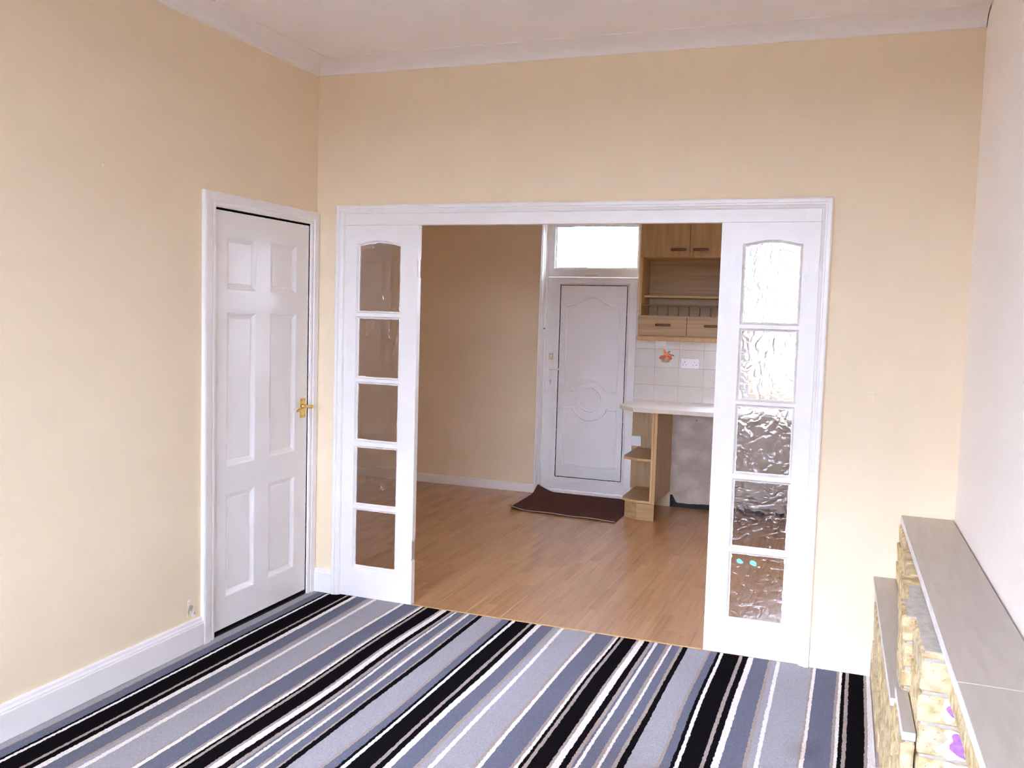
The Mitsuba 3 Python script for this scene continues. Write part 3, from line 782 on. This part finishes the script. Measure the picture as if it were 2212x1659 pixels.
sh = add('shelf', box(CX0 + 0.018, CX1 - 0.018, CYF + 0.10, CYB - 0.013, 1.700, 1.716, 0.001), M_OAKX, cb)
add('lipping', box(CX0 + 0.018, CX1 - 0.018, CYF + 0.0985, CYF + 0.0998, 1.7005, 1.7155), M_OAKEDGE, sh)


def bow_handle(parent, x, z, y):
    w = 0.052
    p = [(x - w, y, z), (x - w, y - 0.012, z), (x - w * 0.75, y - 0.022, z), (x, y - 0.026, z), (x + w * 0.75, y - 0.022, z), (x + w, y - 0.012, z), (x + w, y, z)]
    pp = spline(p, 26)
    m = tube(pp, 0.0075, 10)
    m.vertices[:, 2] = z + (m.vertices[:, 2] - z) * 1.25
    add('handle', join(m, box(x - w - 0.006, x + w + 0.006, y - 0.002, y - 0.0001, z - 0.009, z + 0.009, 0.0008)), M_BROWNWOOD, parent, smooth=40)


dL = add('door', box(CX0 + 0.001, 1.4735, CYF - 0.016, CYF + 0.002, 2.008, ZT, 0.0015), M_OAKZ, cb)
dR = add('door', box(1.4765, CX1 - 0.001, CYF - 0.016, CYF + 0.002, 2.008, ZT, 0.0015), M_OAKZ, cb)
bow_handle(dL, 1.391, 2.068, CYF - 0.016)
bow_handle(dR, 1.560, 2.068, CYF - 0.016)
wL = add('drawer', box(CX0 + 0.001, 1.4735, CYF - 0.016, CYF + 0.002, 1.402, 1.553, 0.0015), M_OAKX, cb)
wR = add('drawer', box(1.4765, CX1 - 0.001, CYF - 0.016, CYF + 0.002, 1.402, 1.553, 0.0015), M_OAKX, cb)
bow_handle(wL, 1.290, 1.485, CYF - 0.016)
bow_handle(wR, 1.668, 1.485, CYF - 0.016)
pel = trimesh.convex.convex_hull(np.array([[x, CYF - 0.022 + 0.008 * (1 - math.sin(a)) , 1.372 + 0.012 * math.cos(a)] for x in (CX0 - 0.006, CX1 + 0.004) for a in np.linspace(0, math.pi, 9)] + [[x, CYF + 0.02, z] for x in (CX0 - 0.006, CX1 + 0.004) for z in (1.360, 1.392)]))
part_label(add('pelmet', join(box(CX0 - 0.006, CX1 + 0.004, CYF - 0.020, CYF + 0.004, 1.360, 1.3945, 0.004), box(CX0 - 0.006, CX0 + 0.012, CYF + 0.0042, CYB, 1.360, 1.3945, 0.004)), M_OAKEDGE, cb), 'rounded orange-brown light pelmet')
# spindle gallery
gl = add('gallery_rail', box(CX0 + 0.018, CX1 - 0.018, CYF + 0.010, CYF + 0.022, 1.630, 1.643, 0.003), M_BROWNWOOD, cb)
for i in range(9):
    xx = CX0 + 0.062 + i * 0.0825
    if xx > CX1 - 0.03: break
    add('spindle', lathe([(0.0042, 0), (0.0042, 0.006), (0.0062, 0.012), (0.0042, 0.018), (0.0036, 0.030), (0.0058, 0.042), (0.0036, 0.054), (0.0042, 0.064), (0.0042, 0.072)], [xx, CYF + 0.016, 1.558], Z, 10), M_BROWNWOOD, gl, smooth=40)

# ------------------------------------------------------------------ doormat with a curled corner
nx, ny = 50, 44
u, w = np.meshgrid(np.linspace(0, 1, nx), np.linspace(0, 1, ny))
c00, c10, c11, c01 = np.array([0.210, 2.462]), np.array([1.090, 2.380]), np.array([1.075, 3.245]), np.array([0.176, 3.262])
P = ((1 - u) * (1 - w))[..., None] * c00 + (u * (1 - w))[..., None] * c10 + (u * w)[..., None] * c11 + ((1 - u) * w)[..., None] * c01
# back edge stops at the sill
lift = 0.060 * np.clip(1 - np.hypot(u / 0.17, (1 - w) / 0.22), 0, 1) ** 1.4
lift += 0.020 * np.clip(1 - np.hypot(u / 0.14, w / 0.12), 0, 1) ** 1.3
lift += np.exp(-w * 14) * (0.004 + 0.005 * (0.5 + 0.5 * np.sin(u * 17 + 1)))
zz = 0.004 + lift
topv = np.stack([P[..., 0], P[..., 1], zz + 0.006], -1).reshape(-1, 3)
botv = np.stack([P[..., 0], P[..., 1], zz - 0.002], -1).reshape(-1, 3)
idx = np.arange(nx * ny).reshape(ny, nx)
q = np.stack([idx[:-1, :-1], idx[:-1, 1:], idx[1:, 1:], idx[1:, :-1]], -1).reshape(-1, 4)
f1 = np.vstack([q[:, [0, 1, 2]], q[:, [0, 2, 3]]])
N = nx * ny
ring = np.r_[idx[0, :], idx[1:, -1], idx[-1, -2::-1], idx[-2:0:-1, 0]]
a_, b_ = ring, np.roll(ring, -1)
f3 = np.vstack([np.stack([a_ + N, b_ + N, b_], 1), np.stack([a_ + N, b_, a_], 1)])
mk = tag('doormat', 'dark brown doormat with a curled corner in front of the back door', 'doormat')
add('pile', trimesh.Trimesh(np.vstack([topv, botv]), np.vstack([f1, f1[:, ::-1] + N, f3]), process=False), M_MAT, mk, smooth=40)
fe = np.stack([P[0, :, 0], P[0, :, 1] - 0.0014, zz[0] + 0.0012], -1)
part_label(add('hem', tube(fe, 0.0020, 6), M_HEM, mk, smooth=40), 'pale backing edge')

# ------------------------------------------------------------------ stone fireplace along the right wall
fp = tag('stone_fireplace', 'stepped buff stone fireplace with grey slab shelves along the right wall', 'fireplace')
BX = 3.126


def st(x0, x1, y0, y1, z0, z1, wob=0.003, b=0.005):
    m = box(x0, x1, y0, y1, z0, z1, b)
    v = np.array(m.vertices)
    for i in range(len(v)):
        v[i] += [(rng.random() - 0.5) * 2 * wob, (rng.random() - 0.5) * wob, (rng.random() - 0.5) * wob]
    m = trimesh.Trimesh(v, m.faces, process=False)
    return add('stone', skew(m), M_STONE, fp)


def courses(x0, x1, y0, y1, zs, length=0.30, joint=0.0095, face_only=None):
    """Stones laid in courses along y between the levels zs."""
    for k in range(len(zs) - 1):
        y = y0
        first = length * (0.5 if k % 2 else 1.0) * (0.85 + 0.3 * rng.random())
        while y > y1 + 0.02:
            L = first if y == y0 else length * (0.7 + 0.6 * rng.random())
            ye = max(y - L, y1)
            if ye - y1 < 0.07: ye = y1
            st(x0 + (rng.random() - 0.5) * 0.005, x1, y - joint / 2 if y != y0 else y, ye + joint / 2 if ye != y1 else ye, zs[k] + joint / 2, zs[k + 1] - joint / 2)
            y = ye


YA, YB = -1.370, -1.660            # ends of the two low steps
YO = -2.62                          # far jamb of the fire opening to the near one
# low plinth in front
zp = [0.0, 0.085, 0.17, 0.255, 0.34, 0.418]
courses(2.841, 2.96, -0.004, YA, zp, 0.34)
courses(2.843, 2.874, YA, YB, [0.0, 0.09, 0.18, 0.265, 0.355, 0.440], 0.30)
add('mortar', skew(box(2.850, BX, YA, -0.004, 0.001, 0.418)), M_MORTAR, fp)
add('mortar', skew(box(2.852, 2.874, YB + 0.006, YA, 0.001, 0.438)), M_MORTAR, fp)


def slab_part(name, x0, x1, y0, y1, z0, z1, label):
    k = add(name, skew(box(x0 + 0.0012, x1, y0, y1, z0, z1, 0.0012)), M_SLAB, fp)
    part_label(k, label)
    xs_ = x0
    add('slab_edge', skew(box(xs_, xs_ + 0.0012, y0, y1, z0 + 0.0012, z1 - 0.0012)), M_SLABEDGE, k)
    add('slab_edge', skew(box(x0 + 0.001, x1 - 0.001, y1 - 0.0012, y1, z0 + 0.0012, z1 - 0.0012)), M_SLABEDGE, k)
    return k


slab_part('shelf_slab', 2.829, BX, -0.004, YA - 0.012, 0.4195, 0.443, 'grey slab shelf at the lower level')
slab_part('shelf_slab', 2.8425, 2.876, YA + 0.018, YB - 0.006, 0.4435, 0.4665, 'short grey slab one step higher')
# pillar beside the fire: stones of its stepped front
zl = [0.4435, 0.474, 0.531, 0.609, 0.688]
for k in range(4):
    st(2.855 + (rng.random() - 0.5) * 0.006, 2.905, YA, YA + 0.20, zl[k] + 0.004, zl[k + 1] - 0.005)
for (xa, ya, yb) in ((2.876, -1.165, -0.87), (2.900, -0.865, -0.46), (2.918, -0.455, -0.004)):
    courses(xa, BX, yb, ya, [0.4435, 0.528, 0.609, 0.688], 0.25)
add('mortar', skew(box(2.865, 2.905, YA + 0.008, YA + 0.19, 0.4435, 0.686)), M_MORTAR, fp)
zr = [0.0, 0.075, 0.155, 0.238, 0.321, 0.406, 0.492, 0.574, 0.662, 0.688]
for k in range(len(zr) - 1):
    st(2.878 + (rng.random() - 0.5) * 0.004, 3.035 + (rng.random() - 0.5) * 0.05, YB, YB + 0.19, zr[k] + 0.005, zr[k + 1] - 0.005, 0.002)
    st(2.880, 2.97, YB + 0.195, YA - 0.002 + 0.0, zr[k] + 0.005, zr[k + 1] - 0.005, 0.002)
add('mortar', skew(box(2.886, BX, YB + 0.007, YA + 0.36, 0.001, 0.686)), M_MORTAR, fp)
# lintel course over the fire
y = YB - 0.003
while y > YO - 0.25:
    L = 0.28 + 0.10 * rng.random()
    st(2.949 + (rng.random() - 0.5) * 0.004, 3.06, y, y - L + 0.009, 0.566, 0.686)
    y -= L
add('mortar', skew(box(2.956, 3.055, YO - 0.26, YB, 0.572, 0.685)), M_MORTAR, fp)
# inside of the fire opening, patches of old paint on the jamb
part_label(add('opening_back', skew(box(3.075, BX, YO, YB, 0.001, 0.685)), M_WHITEPAINT, fp), 'white painted back of the fire opening')
add('hearth', skew(box(2.878, 3.07, YO, YB - 0.004, 0.001, 0.030, 0.004)), M_SLAB, fp)


def ragged(cx_, cz_, rx, rz, seed, n=34):
    a = np.arange(n) * 2 * np.pi / n
    r = np.array([0.55 + 0.95 * meshkit.noise(np.array([math.cos(t) * 2.2 + seed, math.sin(t) * 2.2, seed * 1.7]), 8) for t in a])
    return sg.Polygon(np.stack([cx_ + rx * r * np.cos(a), cz_ + rz * r * np.sin(a)], 1)).buffer(0)


clip = rect(2.915, 3.055, 0.02, 0.60)
for i, (a1, b1, rx, rz) in enumerate(((2.968, 0.545, 0.034, 0.034), (2.978, 0.452, 0.036, 0.034), (2.985, 0.368, 0.040, 0.030), (2.99, 0.28, 0.04, 0.03))):
    w_ = ragged(a1, b1, rx * 1.25, rz * 1.15, i * 3.1 + 1).intersection(clip)
    p_ = ragged(a1 + 0.012, b1, rx * 0.95, rz * 0.85, i * 5.3 + 2).intersection(clip)
    part_label(add('paint_patch', skew(extr(w_, 'xz', YB - 0.0042, YB - 0.0024)), M_WHITEPAINT, fp), 'flaking white paint')
    part_label(add('paint_patch', skew(extr(p_, 'xz', YB - 0.0056, YB - 0.0040)), M_PURPLE, fp), 'flaking purple paint')
# near pillar and plinth beyond the fire (below the frame)
for k in range(len(zr) - 1):
    st(2.878, 3.06, YO, YO - 0.28, zr[k] + 0.005, zr[k + 1] - 0.005, 0.002)
add('mortar', skew(box(2.886, BX, YO - 0.275, YO - 0.005, 0.001, 0.686)), M_MORTAR, fp)
part_label(slab_part('mantel_shelf', 2.925, BX, -0.004, -3.02, 0.690, 0.721, '') or '', '') if False else None
mk_ = slab_part('mantel_shelf', 2.925, BX, -0.004, -1.945, 0.690, 0.721, 'long grey mantel slab against the right wall')
slab_part('mantel_shelf', 2.9265, BX, -1.9465, -3.02, 0.690, 0.7205, 'nearer length of the grey mantel slab')
